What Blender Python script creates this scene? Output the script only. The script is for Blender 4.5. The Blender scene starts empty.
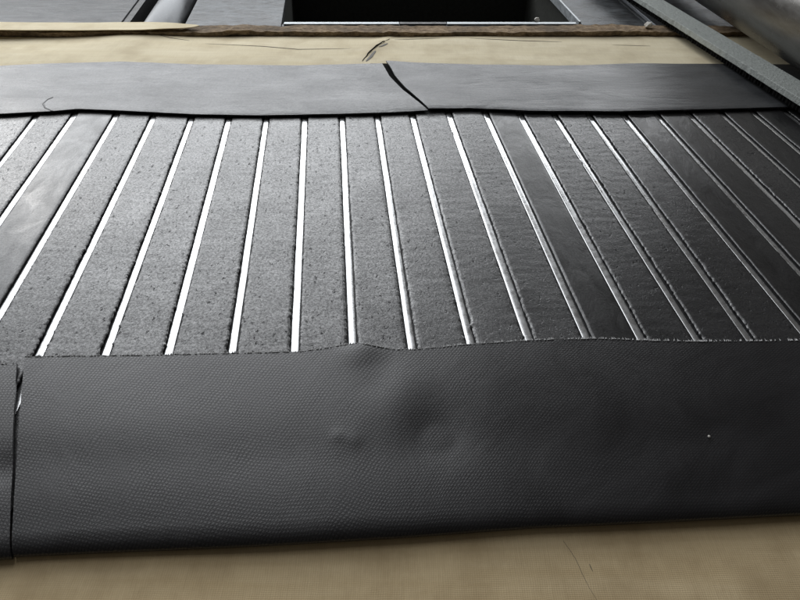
import bpy, bmesh, math, random
from mathutils import Vector, noise

random.seed(7)
S = bpy.context.scene
C = S.collection

# ------------------------------------------------------------------ camera
H = 0.80                                     # camera height over the canvas (m)
FPX = 600.0                                  # focal length in px of the 800 px wide photo
PITCH = math.atan(550.0 / FPX)
cam_d = bpy.data.cameras.new('camera')
cam = bpy.data.objects.new('camera', cam_d)
C.objects.link(cam)
cam.location = (0, 0, H)
cam.rotation_euler = (math.pi / 2 - PITCH, 0, 0)
cam_d.sensor_width = 36
cam_d.lens = 36 * FPX / 800
cam_d.clip_start = 0.02
cam_d.clip_end = 100
S.camera = cam

# ------------------------------------------------------------------ world and lamps (indoors: workshop with a big opening behind)
W = bpy.data.worlds.new('World')
S.world = W
W.use_nodes = True
W.node_tree.nodes['Background'].inputs[0].default_value = (1.0, 0.94, 0.86, 1)
W.node_tree.nodes['Background'].inputs[1].default_value = 0.05


def area(name, loc, target, sx, sy, power, col, roll=0.0):
    d = bpy.data.lights.new(name, 'AREA')
    d.shape = 'RECTANGLE'; d.size = sx; d.size_y = sy
    d.energy = power; d.color = col
    o = bpy.data.objects.new(name, d); C.objects.link(o)
    o.location = loc
    v = Vector(target) - Vector(loc)
    o.rotation_euler = v.to_track_quat('-Z', 'Y').to_euler()
    return o


area('doorway_light', (-1.6, 5.0, 1.3), (-1.6, 0.0, 1.3), 8.2, 0.8, 120, (0.95, 0.975, 1.0))
area('window_light', (-3.1, 5.0, 2.3), (-3.1, 0.0, 2.3), 6.4, 1.1, 108, (0.95, 0.975, 1.0))
area('high_window_light', (-3.0, 5.0, 4.3), (-3.0, 0.0, 4.3), 6.2, 2.8, 124, (0.95, 0.97, 1.0))
area('rooflight', (-2.4, 3.7, 5.0), (-2.4, 3.7, 0.0), 5.0, 2.4, 52, (0.95, 0.97, 1.0))
# added spot, no such lamp known: its cone edge draws the strips' shadow line
sd = bpy.data.lights.new('added_edge_spot', 'SPOT')
sd.energy = 55; sd.color = (1.0, 0.95, 0.90); sd.shadow_soft_size = .10; sd.spot_blend = .04
spot = bpy.data.objects.new('added_edge_spot', sd); C.objects.link(spot)
SL = Vector((-3.4, 4.4, 2.3)); spot.location = SL
pa, pb = Vector((-.776, 1.07, 0)), Vector((-.24, 1.22, 0))
lo, hi = -4.0, 2.0
for _ in range(40):
    md = (lo + hi) / 2
    ax = Vector((md, 2.9, 0)) - SL
    if ax.angle(pa - SL) < ax.angle(pb - SL): lo = md
    else: hi = md
ax = Vector((md, 2.9, 0)) - SL
sd.spot_size = 2 * ax.angle(pa - SL)
spot.rotation_euler = ax.to_track_quat('-Z', 'Y').to_euler()
print('spot', md, math.degrees(sd.spot_size))

S.view_settings.view_transform = 'Standard'
S.view_settings.look = 'None'
S.view_settings.exposure = 0.0
S.view_settings.gamma = 1.0
S.view_settings.use_curve_mapping = False
S.render.engine = 'CYCLES'

# ------------------------------------------------------------------ survey: photo pixel -> point on a horizontal plane
cp, sp = math.cos(PITCH), math.sin(PITCH)


def ray(px, py):
    x, y = (px - 400) / FPX, -(py - 300) / FPX
    return Vector((x, cp + y * sp, -sp + y * cp))


def G(px, py, z=0.0):
    r = ray(px, py)
    k = (z - H) / r.z
    return Vector((r.x * k, r.y * k, z))


def poly(pts, x):
    if x <= pts[0][0]:
        a, b = pts[0], pts[1]
    elif x >= pts[-1][0]:
        a, b = pts[-2], pts[-1]
    else:
        for a, b in zip(pts, pts[1:]):
            if a[0] <= x <= b[0]:
                break
    return a[1] + (b[1] - a[1]) * (x - a[0]) / (b[0] - a[0])


DIR = ray(325, -250); DIR.z = 0; DIR.normalize()          # the strips run this way
NRM = Vector((DIR.y, -DIR.x, 0))                           # across the strips


def fbm(x, y, z=0.0, o=3):
    v, a, f = 0, 1, 1
    for i in range(o):
        v += a * noise.noise((x * f, y * f, z + i * 7.3)); a *= .5; f *= 2.1
    return v


def gau(p, c, r):
    return math.exp(-((p[0] - c[0]) ** 2 + (p[1] - c[1]) ** 2) / (r * r))


def seg_d(p, a, b):
    ax, ay = a[0], a[1]; bx, by = b[0] - ax, b[1] - ay
    t = max(0, min(1, ((p[0] - ax) * bx + (p[1] - ay) * by) / (bx * bx + by * by)))
    return math.hypot(p[0] - ax - t * bx, p[1] - ay - t * by), t


# ------------------------------------------------------------------ node helpers
class NT:
    def __init__(self, name):
        self.m = bpy.data.materials.new(name); self.m.use_nodes = True
        self.t = self.m.node_tree
        self.b = self.t.nodes['Principled BSDF']

    def n(self, typ, **kw):
        nd = self.t.nodes.new(typ)
        for k, v in kw.items():
            setattr(nd, k, v)
        return nd

    def l(self, a, b):
        self.t.links.new(a, b)

    def put(self, nd, sock, v):
        if hasattr(v, 'links') or hasattr(v, 'is_linked'):
            self.l(v, nd.inputs[sock])
        else:
            nd.inputs[sock].default_value = v

    def math(self, op, a, b=0.0, c=None):
        nd = self.n('ShaderNodeMath', operation=op)
        self.put(nd, 0, a); self.put(nd, 1, b)
        if c is not None: self.put(nd, 2, c)
        return nd.outputs[0]

    def obj(self):
        return self.n('ShaderNodeTexCoord').outputs['Object']

    def uv(self):
        return self.n('ShaderNodeTexCoord').outputs['UV']

    def scale(self, vec, s):
        nd = self.n('ShaderNodeMapping'); self.l(vec, nd.inputs[0]); nd.inputs['Scale'].default_value = s
        return nd.outputs[0]

    def noise(self, vec, sc, det=4, rough=.55, dist=0.0):
        nd = self.n('ShaderNodeTexNoise'); self.l(vec, nd.inputs['Vector'])
        nd.inputs['Scale'].default_value = sc; nd.inputs['Detail'].default_value = det
        nd.inputs['Roughness'].default_value = rough; nd.inputs['Distortion'].default_value = dist
        return nd.outputs[0]

    def ramp(self, fac, stops):
        nd = self.n('ShaderNodeValToRGB'); self.l(fac, nd.inputs[0])
        e = nd.color_ramp.elements
        while len(e) > len(stops): e.remove(e[-1])
        while len(e) < len(stops): e.new(.5)
        for q, (p, c) in zip(e, stops):
            q.position = p
            q.color = (c, c, c, 1) if isinstance(c, float) else (*c, 1)
        return nd.outputs[0]

    def mix(self, fac, a, b, mode='MIX'):
        nd = self.n('ShaderNodeMix', data_type='RGBA', blend_type=mode)
        self.put(nd, 0, fac)
        self.put(nd, 6, (*a, 1) if isinstance(a, tuple) else a)
        self.put(nd, 7, (*b, 1) if isinstance(b, tuple) else b)
        return nd.outputs[2]

    def bump(self, h, strength, dist, prev=None):
        nd = self.n('ShaderNodeBump'); self.l(h, nd.inputs['Height'])
        nd.inputs['Strength'].default_value = strength; nd.inputs['Distance'].default_value = dist
        if prev: self.l(prev, nd.inputs['Normal'])
        return nd.outputs[0]

    def fin(self, col=None, rough=None, nrm=None, metal=None, spec=None, ior=None):
        b = self.b
        if ior: b.inputs['IOR'].default_value = ior
        if col is not None: self.put(b, 'Base Color', (*col, 1) if isinstance(col, tuple) else col)
        if rough is not None: self.put(b, 'Roughness', rough)
        if nrm is not None: self.l(nrm, b.inputs['Normal'])
        if metal is not None: self.put(b, 'Metallic', metal)
        if spec is not None: self.put(b, 'Specular IOR Level', spec)
        return self.m


def m_rubber_grit():
    t = NT('gritty_rubber'); o = t.obj()
    rnd = t.n('ShaderNodeObjectInfo').outputs['Random']
    n1 = t.noise(o, 210, 4, .7); n2 = t.noise(t.scale(o, (1, .7, 1)), 520, 2, .6); n3 = t.noise(o, 7, 4, .6)
    pit = t.ramp(t.noise(t.scale(o, (1, .6, 1)), 120, 3, .6), [(.0, 0.0), (.29, 0.0), (.38, 1.0), (1, 1.0)])
    hgt = t.math('ADD', t.math('MULTIPLY', n1, .7), t.math('MULTIPLY', n2, .35))
    b1 = t.bump(hgt, .36, .0020)
    b2 = t.bump(pit, .35, .0014, b1)
    col = t.mix(t.ramp(n3, [(.3, 0.0), (.7, 1.0)]), (.016, .016, .017), (.026, .026, .028))
    # pits and torn fibres are dull, the rubbed tops are glossy
    g = t.math('MULTIPLY', t.ramp(n1, [(.34, .38), (.62, 1.0)]), t.ramp(n2, [(.32, .5), (.6, 1.0)]))
    g = t.math('MULTIPLY', g, t.math('MULTIPLY_ADD', pit, .85, .15))
    g = t.math('MULTIPLY', g, t.ramp(n3, [(.3, .55), (.7, .78)]))
    g = t.math('MULTIPLY', g, t.math('MULTIPLY_ADD', rnd, .3, .85))
    return t.fin(col, t.ramp(n1, [(.3, .42), (.7, .30)]), b2, spec=g, ior=2.0)


def m_rubber_smooth():
    t = NT('smooth_rubber'); o = t.obj()
    n1 = t.noise(o, 260, 4, .6); n3 = t.noise(t.scale(o, (1, .55, 1)), 22, 5, .6, .6)
    b = t.bump(n1, .16, .0015)
    b = t.bump(n3, .35, .004, b)
    return t.fin((.017, .017, .018), t.ramp(n3, [(.3, .28), (.65, .42)]), b, spec=t.ramp(n1, [(.3, .30), (.6, .5)]), ior=1.8)


def m_weave(name, px, py, base, r0, r1, strength, depth, ior=1.7):
    """black rubber with the imprint of a twill cloth"""
    t = NT(name)
    uv = t.uv()
    warp = t.noise(uv, 9, 4, .6, .4)
    amp = t.ramp(t.noise(uv, 16, 3, .6), [(.3, .5), (.7, 1.0)])
    sx = t.n('ShaderNodeSeparateXYZ'); t.l(uv, sx.inputs[0])
    u = t.math('ADD', t.math('MULTIPLY', sx.outputs[0], 1 / px), t.math('MULTIPLY', warp, 3.0))
    v = t.math('ADD', t.math('MULTIPLY', sx.outputs[1], 1 / py), t.math('MULTIPLY', warp, 2.0))
    tau = 2 * math.pi
    a = t.math('SINE', t.math('MULTIPLY', t.math('ADD', u, t.math('MULTIPLY', v, .5)), tau))
    b = t.math('SINE', t.math('MULTIPLY', t.math('SUBTRACT', v, t.math('MULTIPLY', u, .15)), tau))
    w = t.math('MULTIPLY', a, .6)
    w = t.math('ADD', w, t.math('MULTIPLY', b, .4))
    w = t.math('ADD', w, t.math('MULTIPLY', t.math('MULTIPLY', a, b), .5))
    w = t.math('MULTIPLY', w, amp)
    fine = t.noise(uv, 600, 3, .65)
    h = t.math('ADD', t.math('MULTIPLY', w, .32), fine)
    bp = t.bump(h, strength, depth)
    blot = t.noise(uv, 7, 4, .6, .5)
    bp = t.bump(blot, .05, .02, bp)
    col = t.mix(t.ramp(blot, [(.35, 0.0), (.65, 1.0)]), base, tuple(c * 1.35 for c in base))
    return t.fin(col, t.ramp(blot, [(.3, r0), (.7, r1)]), bp, spec=t.ramp(t.math('ADD', t.math('MULTIPLY', w, .22), fine), [(.25, .15), (.7, .57)]), ior=ior)


def m_rear_rubber():
    t = NT('brushed_rubber')
    o = t.obj()
    st = t.noise(t.scale(o, (1.6, 26, 10)), 7, 5, .65, .3)
    fine = t.noise(t.scale(o, (1, 1.6, 1)), 170, 3, .6)
    blot = t.noise(t.scale(o, (1, 2.2, 1)), 5, 4, .55, .4)
    bp = t.bump(st, .22, .004); bp = t.bump(fine, .22, .0025, bp); bp = t.bump(blot, .2, .02, bp)
    col = t.mix(t.ramp(blot, [(.35, 0.0), (.68, 1.0)]), (.030, .032, .035), (.050, .053, .057))
    g = t.math('MULTIPLY', t.ramp(fine, [(.3, .55), (.65, 1.0)]), t.ramp(st, [(.3, .40), (.65, .56)]))
    return t.fin(col, t.ramp(blot, [(.3, .34), (.7, .46)]), bp, spec=g, ior=1.8)


def m_canvas(name, ca, cb, cd, k):
    t = NT(name)
    o = t.obj()
    sx = t.n('ShaderNodeSeparateXYZ'); t.l(o, sx.inputs[0])
    j = t.noise(o, 40, 3, .6)
    wx = t.math('SINE', t.math('ADD', t.math('MULTIPLY', sx.outputs[0], 2 * math.pi / .0030), t.math('MULTIPLY', j, 9)))
    wy = t.math('SINE', t.math('ADD', t.math('MULTIPLY', sx.outputs[1], 2 * math.pi / .0026), t.math('MULTIPLY', j, 9)))
    fib = t.noise(t.scale(o, (60, 4, 10)), 6, 4, .7)
    band = t.noise(t.scale(o, (.8, 9, 1)), 4, 5, .6, .3)
    blot = t.noise(o, 8, 5, .6)
    h = t.math('ADD', t.math('ADD', t.math('MULTIPLY', wx, .35), t.math('MULTIPLY', wy, .22)), t.math('MULTIPLY', fib, 1.2))
    bp = t.bump(h, k, .0012)
    c1 = t.mix(t.ramp(band, [(.3, 0.0), (.7, 1.0)]), ca, cb)
    c2 = t.mix(t.ramp(blot, [(.30, .7), (.55, 0.0)]), c1, cd)
    c3 = t.mix(t.math('MULTIPLY', t.ramp(fib, [(.3, 1.0), (.6, 0.0)]), .22), c2, cd)
    return t.fin(c3, .9, bp, spec=.2)


def m_plain(name, col, rough, metal=0.0, ns=60, amt=.3, bstr=.2, stretch=(1, 1, 1), bdist=.002, spec=.5):
    t = NT(name); o = t.scale(t.obj(), stretch)
    n = t.noise(o, ns, 5, .6)
    c = t.mix(t.ramp(n, [(.3, 0.0), (.7, 1.0)]), tuple(x * (1 - amt) for x in col), tuple(min(1, x * (1 + amt)) for x in col))
    return t.fin(c, t.ramp(n, [(.3, max(.05, rough - .1)), (.7, min(1.0, rough + .1))]), t.bump(n, bstr, bdist), metal, spec)


def m_metal_inlay():
    t = NT('bright_metal'); o = t.obj()
    n = t.noise(o, 60, 4, .6); g = t.noise(o, 11, 4, .6)
    dirt_shade = t.ramp(g, [(.60, 0.0), (.72, .7)])
    col = t.mix(dirt_shade, (.80, .81, .82), (.30, .27, .22))
    return t.fin(col, t.ramp(n, [(.3, .22), (.7, .36)]), t.bump(n, .15, .001), .92)


def m_steel_plate(name='worn_steel', k=1.0):
    t = NT(name); o = t.obj()
    n = t.noise(t.scale(o, (1, 3, 1)), 6, 6, .65, .8); f = t.noise(t.scale(o, (1, 2.2, 1)), 13, 8, .75, .6)
    col = t.mix(t.ramp(n, [(.3, 0.0), (.7, 1.0)]), (.045 * k, .05 * k, .055 * k), (.17 * k, .185 * k, .195 * k))
    col = t.mix(t.ramp(f, [(.38, .9), (.6, 0.0)]), col, (.03, .03, .03))
    b = t.bump(f, .2, .003); b = t.bump(n, .3, .01, b)
    return t.fin(col, t.ramp(n, [(.3, .35), (.7, .6)]), b, .25)


def m_roller(name, c0, c1, r0, r1):
    t = NT(name); o = t.obj()
    n = t.noise(t.scale(o, (3, 3, .8)), 7, 6, .7, .3)
    sc = t.noise(t.scale(o, (5, 5, 40)), 8, 3, .7)
    col = t.mix(t.ramp(n, [(.3, 0.0), (.7, 1.0)]), c0, c1)
    col = t.mix(t.ramp(sc, [(.66, 0.0), (.72, .6)]), col, (.55, .54, .52))
    return t.fin(col, t.ramp(n, [(.3, r0), (.7, r1)]), t.bump(n, .15, .004), .75)


def m_board():
    t = NT('brown_fibre'); o = t.obj()
    n = t.noise(t.scale(o, (1, 2, 2)), 45, 6, .75); g = t.noise(o, 6, 4, .6)
    col = t.ramp(n, [(.25, (.03, .025, .02)), (.42, (.20, .14, .085)), (.56, (.38, .28, .18)), (.74, (.55, .46, .34))])
    col = t.mix(t.ramp(g, [(.35, .65), (.55, 0.0)]), col, (.09, .075, .06))
    return t.fin(col, .85, t.bump(n, .8, .006), spec=.2)


def m_bar():
    t = NT('grey_foam_rubber'); o = t.obj()
    n = t.noise(o, 130, 5, .7); s = t.noise(t.scale(o, (9, 1.3, 9)), 24, 4, .6)
    hole = t.ramp(s, [(.66, 0.0), (.71, 1.0)])
    col = t.mix(t.ramp(n, [(.3, 0.0), (.7, 1.0)]), (.30, .325, .31), (.46, .49, .47))
    col = t.mix(t.math('MULTIPLY', hole, .75), col, (.06, .065, .06))
    b = t.bump(n, 1.0, .004)
    return t.fin(col, .75, b, spec=.35)


M = dict(grit=m_rubber_grit(), smooth=m_rubber_smooth(),
         front=m_weave('imprinted_rubber', .0068, .0056, (.015, .0145, .0162), .32, .42, .14, .0028),
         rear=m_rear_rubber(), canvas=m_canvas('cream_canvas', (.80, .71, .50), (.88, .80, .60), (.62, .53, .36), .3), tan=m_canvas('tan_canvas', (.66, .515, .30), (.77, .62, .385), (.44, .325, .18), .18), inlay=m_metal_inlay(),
         backing=m_plain('dark_backing', (.012, .012, .013), .6),
         fray=m_plain('rubber_fray', (.50, .50, .50), .6, ns=300),
         steel=m_steel_plate(), darksteel=m_steel_plate('dark_steel', .35), roller=m_roller('dark_roller_steel', (.13, .12, .108), (.24, .235, .225), .24, .40),  # darksteel: the same steel with darker base colours, for the left plate
         shaft=m_roller('bright_roller_steel', (.06, .063, .068), (.16, .165, .17), .30, .5),
         board=m_board(), bar=m_bar(),
         rim=m_plain('pale_metal_edge', (.42, .45, .47), .45, .4),
         pale=m_plain('pale_steel', (.36, .38, .41), .35, .6, stretch=(1, 6, 1)),
         black=m_plain('black_steel', (.02, .02, .02), .5),
         pit=m_plain('grimy_steel', (.045, .047, .042), .8, spec=.2),
         matte=m_plain('matte_black', (.006, .006, .006), .95, spec=.05), crumb=m_plain('white_crumb', (.75, .73, .68), .8),
         dirt_shade=m_plain('crease_shade', (.16, .135, .10), .9),  # dark lines of the canvas creases, their shade put into the colour
         tear_shade=m_plain('tear_shade_grey', (.20, .19, .17), .8))  # grey shade beside the tear, put into the colour of its lip


# ------------------------------------------------------------------ mesh helpers
def obj(name, verts, faces, mat, parent=None, smooth=False, uvs=None):
    me = bpy.data.meshes.new(name)
    me.from_pydata([tuple(v) for v in verts], [], faces)
    if uvs is not None:
        lay = me.uv_layers.new(name='UVMap')
        for lp in me.loops:
            lay.data[lp.index].uv = uvs[lp.vertex_index]
    me.materials.append(mat)
    bm = bmesh.new(); bm.from_mesh(me)
    bmesh.ops.recalc_face_normals(bm, faces=bm.faces)
    bm.to_mesh(me); bm.free()
    if smooth:
        me.shade_smooth()
        me.set_sharp_from_angle(angle=math.radians(50))
    o = bpy.data.objects.new(name, me); C.objects.link(o)
    if parent: o.parent = parent
    return o


def thing(name, label, cat, loc=(0, 0, 0)):
    o = bpy.data.objects.new(name, None); C.objects.link(o)
    o.location = loc; o.empty_display_size = .1
    o['label'] = label; o['category'] = cat
    bpy.context.view_layer.update()
    return o


def tag(o, label, cat):
    o['label'] = label; o['category'] = cat
    return o


def sheet(name, top, thick, mat, parent=None, uvs=None, downs=None):
    """closed sheet from a grid of top points; thickness along the local normal (or straight down)"""
    R, K = len(top), len(top[0])
    vs, fs, us = [], [], []
    bot = []
    for i in range(R):
        row = []
        for j in range(K):
            a = top[min(i + 1, R - 1)][j] - top[max(i - 1, 0)][j]
            b = top[i][min(j + 1, K - 1)] - top[i][max(j - 1, 0)]
            n = b.cross(a)
            if n.length < 1e-12: n = Vector((0, 0, 1))
            n.normalize()
            if not downs and n.z < 0: n = -n
            if downs: n = n * downs
            row.append(top[i][j] - n * thick)
        bot.append(row)
    for g in (top, bot):
        for i in range(R):
            for j in range(K):
                vs.append(g[i][j])
                us.append(uvs[i][j] if uvs else (g[i][j].x, g[i][j].y))
    N = R * K
    for i in range(R - 1):
        for j in range(K - 1):
            q = [i * K + j, i * K + j + 1, (i + 1) * K + j + 1, (i + 1) * K + j]
            fs.append(q); fs.append([N + k for k in reversed(q)])
    rim = [j for j in range(K)] + [i * K + K - 1 for i in range(1, R)] + \
          [(R - 1) * K + j for j in range(K - 2, -1, -1)] + [i * K for i in range(R - 2, 0, -1)]
    for k in range(len(rim)):
        a, b = rim[k], rim[(k + 1) % len(rim)]
        fs.append([b, a, N + a, N + b])
    return obj(name, vs, fs, mat, parent, True, us)


def prism(name, base, z0, z1, mat, parent=None, bev=0.0):
    """upright prism over a ground outline, optional bevel"""
    bm = bmesh.new()
    lo = [bm.verts.new((p[0], p[1], z0)) for p in base]
    hi = [bm.verts.new((p[0], p[1], z1)) for p in base]
    bm.faces.new(list(reversed(lo))); bm.faces.new(hi)
    n = len(base)
    for i in range(n):
        bm.faces.new([lo[i], lo[(i + 1) % n], hi[(i + 1) % n], hi[i]])
    if bev: bmesh.ops.bevel(bm, geom=bm.edges[:], offset=bev, segments=2, affect='EDGES', profile=.5)
    bmesh.ops.recalc_face_normals(bm, faces=bm.faces)
    me = bpy.data.meshes.new(name); bm.to_mesh(me); bm.free()
    me.materials.append(mat)
    o = bpy.data.objects.new(name, me); C.objects.link(o)
    if parent: o.parent = parent
    return o


def tube(name, pts, rad, mat, parent=None, sides=6, flat=1.0):
    vs, fs = [], []
    n = len(pts)
    for i, p in enumerate(pts):
        d = (pts[min(i + 1, n - 1)] - pts[max(i - 1, 0)]).normalized()
        sx = d.cross(Vector((0, 0, 1))).normalized(); up = sx.cross(d)
        r = rad(i / (n - 1)) if callable(rad) else rad
        for k in range(sides):
            a = 2 * math.pi * k / sides
            vs.append(p + sx * math.cos(a) * r + up * math.sin(a) * r * flat)
    for i in range(n - 1):
        for k in range(sides):
            fs.append([i * sides + k, i * sides + (k + 1) % sides, (i + 1) * sides + (k + 1) % sides, (i + 1) * sides + k])
    fs.append(list(range(sides))); fs.append([(n - 1) * sides + k for k in reversed(range(sides))])
    return obj(name, vs, fs, mat, parent, True)


def cylinder(name, p0, p1, r, mat, parent=None, sides=64):
    return tube_z(name, p0, p1, [(0, r)], mat, parent, sides)


def tube_z(name, p0, p1, prof, mat, parent=None, sides=64):
    """lathe along p0-p1 with local z along the axis; prof = [(t, r)...] incl. both ends"""
    L = (p1 - p0).length
    if len(prof) == 1: prof = [(0, prof[0][1] * .97), (.004 / L, prof[0][1]), (1 - .004 / L, prof[0][1]), (1, prof[0][1] * .97)]
    vs, fs = [], []
    for t, r in prof:
        for k in range(sides):
            a = 2 * math.pi * k / sides
            vs.append((r * math.cos(a), r * math.sin(a), t * L))
    for i in range(len(prof) - 1):
        for k in range(sides):
            fs.append([i * sides + k, i * sides + (k + 1) % sides, (i + 1) * sides + (k + 1) % sides, (i + 1) * sides + k])
    fs.append(list(range(sides))); fs.append([(len(prof) - 1) * sides + k for k in range(sides)])
    o = obj(name, vs, fs, mat, parent, True)
    o.location = p0
    o.rotation_euler = (p1 - p0).to_track_quat('Z', 'Y').to_euler()
    return o


# ------------------------------------------------------------------ setting: floor far below, seen only through the pit
fl = prism('floor', [(-6, -3), (6, -3), (6, 7), (-6, 7)], -.86, -.84, M['pit'])
fl['kind'] = 'structure'

# ------------------------------------------------------------------ steel workbench: bed under the canvas, plates behind, pit
bench = thing('steel_workbench', 'worn grey steel bench with an open dark pit behind the canvas', 'workbench', (0, 1.5, -.84))
ZB = -.02


def P(name, pix, z0, z1, mat, parent=bench, bev=0.0):
    q = [G(x, y, z1) for x, y in pix]
    o = prism(name, [(p.x, p.y) for p in q], z0, z1, mat, None, bev)
    if parent:
        o.parent = parent; o.matrix_parent_inverse = parent.matrix_world.inverted()
    return o


def along(px, py, z, Y):
    """slide the point seen at px,py along the strip direction to world Y"""
    p = G(px, py, z)
    return p + DIR * ((Y - p.y) / DIR.y)


YF, YR = 2.36, 3.6                                   # rear plates: front and rear ends
bed = prism('bed_plate', [(-2.6, -.3), (2.6, -.3), (2.6, YF - .004), (-2.6, YF - .004)], -.06, -.008, M['steel'])
for o_ in (bed,):
    o_.parent = bench; o_.matrix_parent_inverse = bench.matrix_world.inverted()


def plate(name, pl, pr, z0=-.05, z1=ZB, mat='steel', y0=YF, y1=YR):
    """plate between two sight lines (pixel on its left and right edge)"""
    a, b = (along(*pl, z1, y0), along(*pl, z1, y1)) if pl else (Vector((-2.6, y0, z1)), Vector((-2.6, y1, z1)))
    c, d = (along(*pr, z1, y1), along(*pr, z1, y0)) if pr else (Vector((2.6, y1, z1)), Vector((2.6, y0, z1)))
    o = prism(name, [(p.x, p.y) for p in (a, b, c, d)], z0, z1, M[mat], None, .002)
    o.parent = bench; o.matrix_parent_inverse = bench.matrix_world.inverted()
    return o


yp = G(430, 24, ZB).y                                # pit front
plate('plate', None, (118, 26), mat='darksteel')
plate('plate', (184, 26), (282, 20))
plate('plate', (282.6, 20), (583, 26), y1=yp)
plate('plate', (583.5, 26), (648, 26))
plate('plate', (649, 26), None)
# pit walls
for nm, pl, pr in (('pit_wall', (279, 20), (282, 20)), ('pit_wall', (584, 26), (587, 26))):
    plate(nm, pl, pr, -.84, -.0505, 'pit')
w = prism('pit_wall', [(-.6, yp - .03), (.9, yp - .03), (.9, yp - .005), (-.6, yp - .005)], -.84, -.0515, M['pit'])
w.parent = bench; w.matrix_parent_inverse = bench.matrix_world.inverted()
w = prism('pit_wall', [(-.7, YR - .1), (1.4, YR - .1), (1.4, YR - .06), (-.7, YR - .06)], -.84, -.0515, M['pit'])
w.parent = bench; w.matrix_parent_inverse = bench.matrix_world.inverted()
# bright rim along the pit, black piece in its middle
for nm, x0, x1, mt in (('rim', 284, 399, 'rim'), ('rim_gap_cover', 399.5, 446.5, 'black'), ('rim', 447, 576, 'rim')):
    a, b = G(x0, 23.4, ZB + .004), G(x1, 23.4, ZB + .004)
    o = prism(nm, [(a.x, a.y - .012), (b.x, b.y - .012), (b.x, b.y + .012), (a.x, a.y + .012)], ZB + .0005, ZB + .006, M[mt], None, .001)
    o.parent = bench; o.matrix_parent_inverse = bench.matrix_world.inverted()
a, b = along(580, 23, ZB, yp + .014), along(580, 23, ZB, YR - .1)
o = prism('rim', [(a.x - .004, a.y), (a.x + .004, a.y), (b.x + .004, b.y), (b.x - .004, b.y)], ZB - .03, ZB + .005, M['rim'])
o.parent = bench; o.matrix_parent_inverse = bench.matrix_world.inverted()
# machine frame down in the pit
for nm, x0, x1, y0, y1, z0, z1 in (('pit_beam', -.5, 1.3, 3.05, 3.12, -.42, -.30), ('pit_post', -.22, -.16, 2.95, 3.01, -.84, -.2),
                                   ('pit_post', .16, .21, 2.95, 3.01, -.84, -.2), ('pit_post', .70, .76, 2.95, 3.01, -.84, -.2),
                                   ('pit_box', -.12, .10, 2.8, 3.0, -.84, -.52)):
    o = prism(nm, [(x0, y0), (x1, y0), (x1, y1), (x0, y1)], z0, z1, M['pit'], None, .004)
    o.parent = bench; o.matrix_parent_inverse = bench.matrix_world.inverted()

# pale flat bar lying on the right-hand plate
a0, a1 = along(655, 25, ZB + .012, YF + .02), along(655, 25, ZB + .012, YR)
c0, c1 = along(672, 25, ZB + .012, YF + .02), along(672, 25, ZB + .012, YR)
tag(prism('flat_bar', [(p.x, p.y) for p in (a0, c0, c1, a1)], ZB + .0005, ZB + .014, M['pale'], None, .002),
    'pale flat steel bar on the bench plate right of the pit', 'bar')

# left shaft lying in the slot between the plates
p0, p1 = along(154, 27, .0, YF + .01), along(154, 27, .0, YR)
rs = .078
sh = thing('steel_shaft', 'bright round steel shaft between the bench plates at upper left', 'shaft', (p0.x, p0.y, -.06 - rs))
o = tube_z('shaft_body', Vector((p0.x, p0.y, -.058)), Vector((p1.x, p1.y, -.058)), [(0, rs)], M['shaft'])
o.parent = sh; o.matrix_parent_inverse = sh.matrix_world.inverted()
o = tube_z('end_cap', Vector((p0.x, p0.y, -.058)) - DIR * .006, Vector((p0.x, p0.y, -.058)), [(0, rs * .3), (.7, rs * .34), (1, rs * .34)], M['black'])
o.parent = sh; o.matrix_parent_inverse = sh.matrix_world.inverted()
# black strip standing in for the shade in the groove left of the shaft
a0, a1 = along(118.5, 26, ZB, YF + .01), along(118.5, 26, ZB, YR)
o = prism('groove_shade', [(a0.x, a0.y), (a0.x + .028, a0.y), (a1.x + .028, a1.y), (a1.x, a1.y)], -.16, ZB - .006, M['black'])
o.parent = bench; o.matrix_parent_inverse = bench.matrix_world.inverted()

# ------------------------------------------------------------------ canvas sheet
ybf = G(400, 35.5, .0).y
crackA, crackB = G(361, 62), G(390, 40)


def canvas_z(p):
    x, y = p.x, p.y
    z = 0.0
    if y > 1.98:
        k = min(1, (y - 1.98) / .08)
        z += k * (.004 + .005 * fbm(x * 1.3, y * 4, 3.1, 2))
        z += .012 * gau(p, G(135, 37), .16) * k + .004 * gau(p, G(470, 40), .3) * k
        d, t = seg_d(p, crackA, crackB)
        side = (p - crackA).cross(crackB - crackA).z
        z += k * .004 * math.exp(-(d / .03) ** 2) * (1 if side < 0 else .35)
    if y > ybf - .03: z *= max(0, 1 - (y - ybf + .03) / .03)
    if y < .52:
        k = min(1, (.52 - y) / .06)
        z += k * .0025 * fbm(x * 3, y * 5, 1.7, 3)
        # long soft wave near the lower frame edge
        z += k * .004 * math.exp(-((y - .395 - .03 * math.sin(x * 2.5)) / .012) ** 2)
    return z


xs = [-2.5 + 5.0 * i / 260 for i in range(261)]


def canvas_part(name, ys, mat, label):
    rows = []
    for y in ys:
        r = []
        for x in xs:
            p = Vector((x, y, 0)); p.z = canvas_z(p)
            r.append(p)
        rows.append(r)
    return tag(sheet(name, rows, .006, M[mat]), label, 'canvas')


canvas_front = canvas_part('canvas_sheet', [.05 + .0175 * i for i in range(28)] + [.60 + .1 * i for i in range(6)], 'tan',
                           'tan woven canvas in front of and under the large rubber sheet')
canvas_rear = canvas_part('canvas_sheet', [1.14 + .1 * i for i in range(8)] + [1.96 + .0125 * i for i in range(36)], 'canvas',
                          'cream canvas band between the rear rubber sheets and the brown lath')


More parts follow.
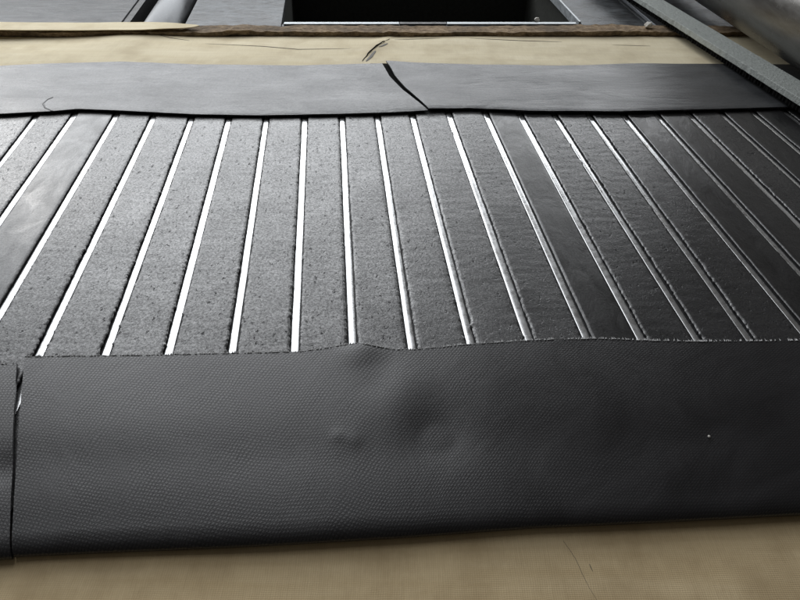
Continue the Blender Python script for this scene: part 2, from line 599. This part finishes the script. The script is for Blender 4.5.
def crease(pix, r, mat='dirt_shade', name='crease', flat=.5, dz=0.0):
    pts = []
    for (a, b) in zip(pix, pix[1:]):
        for k in range(8):
            t = k / 8
            pts.append((a[0] + (b[0] - a[0]) * t, a[1] + (b[1] - a[1]) * t))
    pts.append(pix[-1])
    q = []
    for x, y in pts:
        p = G(x, y, .004); p.z = canvas_z(p) + dz
        p.x += .003 * fbm(p.x * 20, p.y * 20, 2); q.append(p)
    return tube(name, q, lambda t: r * (.25 + .75 * math.sin(math.pi * min(1, max(0, t))) ** .6), M[mat], canvas_rear if pix[0][1] < 300 else canvas_front, 6, flat)


crease([(155, 36), (170, 39), (190, 41)], .0022)
crease([(205, 44), (260, 47), (298, 50), (350, 49)], .0024)
crease([(395, 40.5), (440, 39)], .0022)
crease([(470, 39), (520, 41), (562, 42)], .0026)
crease([(612, 45), (650, 46)], .0020)
crease([(556, 527), (575, 556), (600, 604)], .00035, flat=.6)
crease([(590, 562), (594, 570)], .0006, flat=.6)
crease([(362, 62), (370, 53), (377, 47), (390, 40)], .0026, 'matte', 'tear', .8, .0012)
crease([(366, 62), (371, 57), (376, 51)], .006, 'tear_shade', 'tear_lip', .15, .0008)
crease([(379, 48), (388, 44.5)], .005, 'tear_shade', 'tear_lip', .15, .0008)

# ------------------------------------------------------------------ brown fibre board along the back of the canvas, canvas offcut on its left end


def board_top(p):
    return .020 + .003 * fbm(p.x * 2, 0, 9) + .004 * gau(p, G(240, 31, .02), .06)


rows = []
for i in range(7):
    r = []
    for j in range(241):
        x = -2.5 + 5 * j / 240
        y = ybf - .022 + .072 * i / 6
        if i == 0: y += .008 * fbm(x * 5, 0, 4) + .004 * noise.noise((x * 60, 1, 1))
        if i == 6: y += .006 * fbm(x * 8, 2, 4)
        p = Vector((x, y, 0)); p.z = board_top(p) + .005 * noise.noise((x * 40, y * 60, 2)) + .012 * gau(p, G(238, 29, .02), .05) * max(0, noise.noise((x * 25, y * 25, 6)) + .4)
        r.append(p)
    rows.append(r)
tag(sheet('fibre_board', rows, .016, M['board']), 'ragged brown fibre lath along the rear edge of the canvas', 'lath')
rows = []
for i in range(7):
    r = []
    for j in range(121):
        x = -2.5 + (G(196, 31, .03).x + 2.5) * j / 120
        tp = max(0, min(1, (120 - j) / 14))
        y = ybf - .030 + .085 * (i / 6 - .5) * (tp ** .5) + .04 + .010 * fbm(x * 3, 1, 4)
        p = Vector((x, y, 0)); p.z = board_top(p) + .012 + .005 * fbm(x * 2.2, 3, 8)
        r.append(p)
    rows.append(r)
tag(sheet('canvas_offcut', rows, .0025, M['canvas']), 'pale canvas offcut lying on the left end of the brown lath', 'offcut')
for k, (x, y, lab) in enumerate(((537, 22, 'white crumb on the bright rim at the front of the pit'), (648, 27.5, 'white crumb on the brown lath beside the flat bar'),
                                (707, 440, 'tiny white speck on the dark right half of the front rubber sheet'))):
    q = G(x, y, (ZB, .022, .0133)[k])
    bm = bmesh.new(); bmesh.ops.create_icosphere(bm, subdivisions=2, radius=(.011, .015, .0022)[k])
    for v in bm.verts:
        v.co *= 1 + .5 * noise.noise(v.co * 120 + Vector((k * 9, 0, 0))); v.co.z *= .7
    me = bpy.data.meshes.new('crumb'); bm.to_mesh(me); bm.free(); me.materials.append(M['crumb'])
    o = bpy.data.objects.new('crumb', me); C.objects.link(o); o.location = q + Vector((0, 0, .01))
    tag(o, lab, 'crumb')

# ------------------------------------------------------------------ slatted rubber belt: backing, bright metal inlays, rubber strips
ZP, ZI, ZS = .004, .0060, .0108                    # backing top, inlay top, strip top
belt = thing('slatted_rubber_belt', 'black belt of rubber strips with bright metal lines between them', 'belt')
top_x = {0: 0, 1: 38, 2: 75, 3: 117, 4: 155, 5: 193, 6: 230, 7: 267, 8: 305, 9: 342, 10: 377, 11: 412, 12: 449, 13: 486, 14: 520,
         15: 554, 16: 588, 17: 623, 18: 656, 19: 689, 20: 722, 21: 755, 22: 788}
bot_x = {4: 43, 5: 108, 6: 170, 7: 233, 8: 295, 9: 353, 10: 412, 11: 472, 12: 532, 13: 591, 14: 646, 15: 702, 16: 755}
O = G(325, 250, 0)


def st(p):
    d = p - O
    return d.dot(NRM), d.dot(DIR)


def lines(i):
    """(s at top, t), (s at bottom, t) of gap i"""
    if i in top_x: a = st(G(top_x[i], 115, ZI))
    elif i < 0: a = st(G(0 + 37.5 * i, 117, ZI))
    else: a = st(G(788 + 33 * (i - 22), 110, ZI))
    if i in bot_x: b = st(G(bot_x[i], 348, ZI))
    elif i == 3: b = st(G(0, 315, ZI))
    elif i == 2: b = st(G(0, 222, ZI))
    elif i == 1: b = st(G(0, 165, ZI))
    elif i == 17: b = st(G(798, 327, ZI))
    else: b = (a[0], a[1] - 1)
    return a, b


I0, I1 = -1, 24
S_ = {}
for i in range(I0, I1 + 1):
    a, b = lines(i)
    S_[i] = (a[0], a[1], (b[0] - a[0]) / (b[1] - a[1]) if abs(b[1] - a[1]) > .2 else 0)
T0 = st(G(325, 512, 0))[1]
T1 = st(G(325, 80, 0))[1]


def sline(i, t):
    s, tt, k = S_[i]
    return s + max(-.03, min(.03, k)) * (t - tt)


def W3(s, t, z):
    p = O + NRM * s + DIR * (t - s * NRM.y / DIR.y)
    return Vector((p.x, p.y, z))


# backing sheet
bk = [W3(sline(I0, T0) - .06, T0, 0), W3(sline(I1, T0) + .06, T0, 0), W3(sline(I1, T1) + .06, T1, 0), W3(sline(I0, T1) - .06, T1, 0)]
prism('backing_sheet', [(p.x, p.y) for p in bk], .0004, ZP, M['backing'], belt)
GAP = .0195
SMOOTH = {2, 13, 17, 18, 20, 21}                   # strip k lies between gap k and gap k+1
NT_ = 640
for i in range(I0, I1 + 1):
    # inlay: a shallow metal strip with rolled edges
    w = random.uniform(.0064, .0074)
    if i in (2, 14): w = .0070
    if i >= 15: w *= .8
    prof = [(-1, .0), (-1, .7), (-.8, 1), (-.2, .86), (.2, .86), (.8, 1), (1, .7), (1, .0)] if i in (2, 14, 17, 19) else [(-1, 0), (-1, .8), (-.85, 1), (.85, 1), (1, .8), (1, 0)]
    vs, fs = [], []
    n = 70
    for a in range(n + 1):
        t = T0 + .01 + (T1 - T0 - .02) * a / n
        s = sline(i, t) + .0006 * noise.noise((t * 6, i * 3.3, 0))
        tl = .03 * noise.noise((t * 3, i * 5.1, 4))
        for u, v in prof:
            vs.append(W3(s + u * w, t, ZP + .0002 + (ZI - ZP) * v + tl * u * w))
    m = len(prof)
    for a in range(n):
        for b in range(m - 1):
            fs.append([a * m + b, a * m + b + 1, (a + 1) * m + b + 1, (a + 1) * m + b])
    fs.append(list(range(m))); fs.append([n * m + b for b in range(m)])
    obj('metal_inlay', vs, fs, M['inlay'], belt, True)


def fray(i, side, t):
    """how far the strip edge reaches into gap i at t"""
    f = .0015 * noise.noise((t * 28, i * 4.7, side * 9)) + .0014 * noise.noise((t * 110, i * 2.1, side * 5)) + .0014 * noise.noise((t * 260, i * 2.1, side * 5))
    tabn = noise.noise((t * 60, i * 8.3, side * 3 + 20))
    if tabn > .42: f += (tabn - .42) * .008
    return f


for k in range(I0, I1):
    smooth = k in SMOOTH
    vs, fs = [], []
    tilt = random.gauss(0, .0035)
    if k == 1: tilt = -.012
    if k == 2: tilt = .004
    cup = random.uniform(.0000, .0008)
    if k == 17: cup = .0016
    for a in range(NT_ + 1):
        t = T0 + (T1 - T0) * a / NT_
        fl_, fr_ = fray(k, 1, t), fray(k + 1, -1, t)
        if smooth: fl_ *= .35; fr_ *= .35
        l = sline(k, t) + GAP / 2 - fl_
        r = sline(k + 1, t) - GAP / 2 + fr_
        wd = r - l
        cols = [(l + .0012, ZP + .0002, 0), (l, ZS - .0022, 1), (l + .0016, ZS - .0004, 1), (l + .006, ZS, 1)]
        cols += [(l + wd * f, ZS, 1) for f in (.15, .3, .5, .7, .85)]
        cols += [(r - .006, ZS, 1), (r - .0016, ZS - .0004, 1), (r, ZS - .0022, 1), (r - .0012, ZP + .0002, 0)]
        for s, z, on in cols:
            if on:
                q = (s - l) / wd * 2 - 1
                z += tilt * (s - (l + r) / 2) + cup * (q * q - .4)
                z += .0007 * noise.noise((s * 14, t * 9, k * 3.1)) + (.0005 if not smooth else .0001) * noise.noise((s * 60, t * 60, k))
            vs.append(W3(s, t, z))
    m = 13
    for a in range(NT_):
        for b in range(m - 1):
            fs.append([a * m + b, a * m + b + 1, (a + 1) * m + b + 1, (a + 1) * m + b])
    fs.append(list(range(m))); fs.append([NT_ * m + b for b in range(m)])
    obj('rubber_strip', vs, fs, M['smooth' if smooth else 'grit'], belt, True)


# ------------------------------------------------------------------ front flaps (imprinted rubber, rolled under at the front)
RR = .0100
RA = .024


def fray_edge(name, pts, n, parent, mat, ln=.0062, z=0.0006):
    """row of short cut threads standing out of an edge"""
    vs, fs = [], []
    acc = [0]
    for a, b in zip(pts, pts[1:]): acc.append(acc[-1] + (b - a).length)
    for i in range(n):
        d = random.uniform(0, acc[-1])
        for k in range(len(pts) - 1):
            if acc[k] <= d <= acc[k + 1]: break
        f = (d - acc[k]) / max(1e-9, acc[k + 1] - acc[k])
        p = pts[k].lerp(pts[k + 1], f); tg = (pts[k + 1] - pts[k]).normalized()
        nn = Vector((-tg.y, tg.x, 0))
        if nn.y < 0: nn = -nn
        L = ln * random.uniform(.3, 1.1); wd = random.uniform(.0008, .0016)
        e = nn * L + tg * random.uniform(-.002, .002) + Vector((0, 0, random.uniform(-.001, .0015)))
        p = p + Vector((0, 0, z)) - nn * .001
        b0 = len(vs)
        vs += [p - tg * wd, p + tg * wd, p + Vector((0, 0, .0012)), p + e]
        fs += [[b0, b0 + 1, b0 + 3], [b0 + 1, b0 + 2, b0 + 3], [b0 + 2, b0, b0 + 3], [b0, b0 + 2, b0 + 1]]
    o = obj(name, vs, fs, mat, parent)
    o['kind'] = 'stuff'
    return o


def front_flap(name, back, front, x0, x1, f0, f1, nu, label, lumps):
    """back / front: pixel polylines; x0..x1 back range, f0..f1 front range"""
    grid, uvs = [[] for _ in range(64)], [[] for _ in range(64)]
    for j in range(nu + 1):
        u = j / nu
        xb, xf = x0 + (x1 - x0) * u, f0 + (f1 - f0) * u
        B = G(xb, poly(back, xb), ZS + .006)
        F = G(xf, poly(front, xf), RR)
        B.y += .0012 * noise.noise((B.x * 60, 0, 3)) + .0008 * noise.noise((B.x * 190, 0, 3))
        dr = Vector((B.x - F.x, B.y - F.y, 0)); Ltot = dr.length; dr.normalize()
        Sh = F + dr * RA
        col = []
        n = 46
        for i in range(n):
            v = i / (n - 1)
            p = B.lerp(Sh, v)
            zz = (ZS + .0075) + (2 * RR - ZS - .0075) * (v ** 1.3)
            zz += .0035 * math.sin(math.pi * v) + .0012 * math.sin(math.pi * v) * fbm(p.x * 3, p.y * 4, 2, 2)
            zz += .0012 * math.exp(-((v - .97) / .10) ** 2) * fbm(p.x * 2.2, 5, 6, 2) * (1 - max(0, (v - .93) / .07))
            zz -= .0022 * math.exp(-((v - .66) / .14) ** 2) * (.8 + .4 * fbm(p.x * 2, 1, 4, 1))
            for c, rad, hgt in lumps:
                zz += hgt * gau(p, c, rad)
            p.z = max(zz, ZS + .0068) if v < .9 else zz
            col.append(p)
        for i in range(1, 19):
            a = math.pi * i / 14
            if i <= 14:
                p = Sh + Vector((0, 0, 0)); p = Sh - dr * (RA * math.sin(a)); p.z = RR + (RR - .0005) * math.cos(a)
            else:
                p = Sh + dr * (.012 * (i - 14)); p.z = .0005 + .0005 * (i - 14)
            col.append(p)
        acc = 0
        for i in range(64):
            if i: acc += (col[i] - col[i - 1]).length
            grid[i].append(col[i]); uvs[i].append((col[0].x, acc))
    o = sheet(name, grid, .0048, M['front'], None, uvs, downs=-1)
    tag(o, label, 'rubber sheet')
    e = [g + Vector((0, 0, -.0002)) for g in grid[0] if -1.1 < g.x < 1.3]
    fray_edge('frayed_edge', e, int(800 * min(1, len(e) / nu)) if nu > 60 else 60, o, M['fray'])
    if nu > 60:
        e = [grid[i][0] + Vector((.0008, 0, -.002)) for i in range(50)]
    return o, grid


fback = [(-200, 361), (25, 357), (150, 355.5), (265, 353), (300, 352), (340, 346.5), (358, 345), (372, 347), (395, 350), (415, 350), (470, 345), (535, 340.5),
         (600, 339), (650, 341), (700, 342), (800, 341), (1200, 336)]
ffront = [(-200, 567), (14, 557), (100, 553), (200, 549), (265, 546), (400, 538), (535, 528), (650, 523), (800, 515), (1200, 494)]
lumps = [(G(360, 350, .02), .035, .005), (G(398, 388, .02), .055, .0030), (G(436, 432, .02), .050, -.0050), (G(376, 388, .02), .035, -.0015), (G(345, 438, .02), .03, .0012),
         (G(160, 430, .02), .12, .0015), (G(480, 365, .02), .07, .0015), (G(338, 436, .02), .010, .0012), (G(354, 440, .02), .012, .0010)]
front_flap('folded_rubber_sheet', fback, ffront, 25, 1010, 14, 950, 240,
           'large black cloth-imprinted rubber sheet rolled under along the front canvas', lumps)
front_flap('folded_rubber_sheet', [(-300, 370), (-10, 365), (17, 363.5)], [(-300, 575), (11, 559)], -260, 17, -260, 12.3, 60,
           'narrow end of black rubber sheet at the lower left edge, left of the slit', [(G(0, 470, .02), .03, -.003)])


# ------------------------------------------------------------------ rear flaps (two overlapping ends with a slit)
def rear_flap(name, back, frontp, left, right, nu, nv, label, zf, lumps):
    grid, uvs = [], []
    for i in range(nv + 1):
        v = i / nv
        r, uu = [], []
        for j in range(nu + 1):
            u = j / nu
            # Coons blend of the four edges on the survey plane
            b = Vector(back(u)); f = Vector(frontp(u)); l = Vector(left(v)); q = Vector(right(v))
            c00, c10, c01, c11 = Vector(back(0)), Vector(back(1)), Vector(frontp(0)), Vector(frontp(1))
            s = b * (1 - v) + f * v + l * (1 - u) + q * u - (c00 * (1 - u) * (1 - v) + c10 * u * (1 - v) + c01 * (1 - u) * v + c11 * u * v)
            p = G(s.x, s.y, .018)
            z = zf(u, v)
            z += .004 * math.sin(math.pi * v) * fbm(p.x * 2.0, p.y * 3, 6, 2) + .0015 * fbm(p.x * 7, p.y * 9, 1, 2) * (1 - v * .6)
            for c, rad, h in lumps: z += h * gau(p, c, rad)
            if v > .94: z -= .0016 * ((v - .94) / .06) ** 2
            p.z = max(z, ZS + .0055)
            r.append(p); uu.append((p.x, p.y))
        grid.append(r); uvs.append(uu)
    o = sheet(name, grid, .0045, M['rear'], None, uvs)
    tag(o, label, 'rubber sheet')
    return o, grid


def pl(pts):
    """parametrise a polyline by x fraction (or y fraction for side edges)"""
    def f(u):
        x = pts[0][0] + (pts[-1][0] - pts[0][0]) * u
        return (x, poly(pts, x))
    return f


def pls(pts):
    def f(v):
        y = pts[0][1] + (pts[-1][1] - pts[0][1]) * v
        return (poly([(b, a) for a, b in pts], y), y)
    return f


def zrear(u, v):
    return .0215 + .001 * math.sin(5 * u) + .004 * (1 - v) * math.exp(-((1 - v) / .6) ** 2) - .014 * math.exp(-(v / .05) ** 2) * 0


seamL = [(382, 64), (389.5, 77), (403.2, 91), (428, 110.5)]
seamR = [(386, 63), (394.5, 77), (405.5, 89.5), (428.6, 110)]
oL, gL = rear_flap('rear_rubber_sheet', pl([(-330, 76), (0, 67), (70, 64), (120, 62.5), (200, 65.5), (300, 66), (381, 64)]),
                   pl([(-330, 124), (0, 114.5), (50, 112), (78, 109.5), (120, 111), (190, 114.5), (260, 115.5), (340, 114), (390, 112.5), (428, 110.5)]),
                   pls([(-330, 76), (-330.01, 124)]), pls(seamL), 220, 40,
                   'grey-black rubber sheet at the rear left of the slit, under the canvas edge', zrear, [])
oR, gR = rear_flap('rear_rubber_sheet', pl([(387, 63), (470, 65.5), (560, 67), (640, 64.5), (700, 65), (1010, 66)]),
                   pl([(429, 110), (470, 108.5), (530, 111.5), (620, 112), (720, 109.5), (800, 107), (1010, 100)]),
                   pls(seamR), pls([(1010, 66), (1010.01, 100)]), 220, 40,
                   'grey-black rubber sheet at the rear right of the slit, running under the grey bar', lambda u, v: zrear(u, v) + .003 * math.exp(-(u / .04) ** 2), [(G(385, 70, .02), .05, .006)])
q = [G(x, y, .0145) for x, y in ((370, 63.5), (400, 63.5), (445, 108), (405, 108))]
prism('seam_shade', [(p.x, p.y) for p in q], .0136, .0150, M['matte'], oL)  # added black piece below the slit, stands in for its shadow gap
# small tear at the left end of the rear sheet
q = []
for x, y in ((53, 97.5), (48, 99.5), (43, 104), (45, 108), (52, 110.5)):
    p = G(x, y, .022); q.append(p)
best = []
for p in q:
    pt = min((v for r in gL for v in r), key=lambda v: (v.x - p.x) ** 2 + (v.y - p.y) ** 2)
    best.append(Vector((p.x, p.y, pt.z)))
fine = []
for a, b in zip(best, best[1:]):
    for k in range(5): fine.append(a.lerp(b, k / 5))
fine.append(best[-1])
tube('tear', fine, .0026, M['black'], oL, 6, .5)

# ------------------------------------------------------------------ grey bar lying across the rear right
bd = ray(240, -250); bd.z = 0; bd.normalize()
bn = Vector((bd.y, -bd.x, 0))
zb0 = .046
A = G(720, 56, zb0)                                   # a point on its lower left edge
wb, hb = .100, .020
bar = thing('grey_bar', 'long grey granular bar lying across the rear right corner', 'bar', (A.x, A.y, zb0))
vs, fs = [], []
n = 260
prof = [(.002, 0), (.0, .002), (.0, hb - .002), (.0015, hb), (wb - .016, hb), (wb - .015, hb - .001), (wb - .014, hb - .007), (wb, hb - .008), (wb, .002), (wb - .002, 0)]
for a in range(n + 1):
    t = -1.6 + 3.0 * a / n
    for b, (s, z) in enumerate(prof):
        jj = .0005 * noise.noise((t * 60, b * .7, 3)) + .0006 * noise.noise((t * 7, 0, 5))
        if b < 3: jj += .0018 * noise.noise((t * 130, 7, b * .2))
        p = bd * t + bn * (s + jj)
        vs.append((p.x, p.y, z + .0002 * noise.noise((t * 40, s * 60, 1)) + .001 * fbm(t * 1.2, 0, 2, 1)))
m = len(prof)
for a in range(n):
    for b in range(m):
        fs.append([a * m + b, a * m + (b + 1) % m, (a + 1) * m + (b + 1) % m, (a + 1) * m + b])
fs.append(list(range(m))); fs.append([n * m + b for b in range(m)])
obj('bar_body', vs, fs, M['bar'], bar, False)
vs, fs = [], []
n = 500
for a in range(n + 1):
    t = -1.6 + 3.0 * a / n
    se = .004 * (((a * 7) % 5) / 4 - .5) + .003 * noise.noise((t * 90, 2, 2))
    for s, z in ((.006 + se, -.0165), (.006 + se, -.0002), (wb - .008, -.0002), (wb - .008, -.0165)):
        p = bd * t + bn * s
        vs.append((p.x, p.y, z))
for a in range(n):
    for b in range(4):
        fs.append([a * 4 + b, a * 4 + (b + 1) % 4, (a + 1) * 4 + (b + 1) % 4, (a + 1) * 4 + b])
fs.append([0, 1, 2, 3]); fs.append([n * 4 + b for b in range(4)])
obj('bar_shadow', vs, fs, M['matte'], bar, False)  # added black serrated strip, stands in for the shadow under the bar

# ------------------------------------------------------------------ big roller over the rear right corner
ra, rb = ray(690, 1), ray(799, 72)
npl = ra.cross(rb).normalized()
if npl.x < 0: npl = -npl                              # pointing right, away from the scene
rd = DIR.copy()
rd = (rd - npl * rd.dot(npl)); rd.z = 0; rd.normalize()
rad = .175
base = G(751, 38, .06)
axis = base + npl * rad
axis.z = max(axis.z, rad + .04)
rl = thing('large_roller', 'large dark scratched steel roller over the rear right corner', 'roller', (axis.x, axis.y, axis.z - rad))
o = tube_z('roller_shell', axis - rd * 1.9, axis + rd * 1.7, [(0, rad * .97), (.004, rad), (.996, rad), (1, rad * .97)], M['roller'], None, 96)
o.parent = rl; o.matrix_parent_inverse = rl.matrix_world.inverted()
for s in (-1, 1):
    c0 = axis - rd * 1.9 if s < 0 else axis + rd * 1.7
    o = tube_z('axle', c0, c0 + rd * s * .15, [(0, .03), (.97, .03), (1, .027)], M['shaft'], None, 32)
    o.parent = rl; o.matrix_parent_inverse = rl.matrix_world.inverted()
print('roller axis', axis, rd)
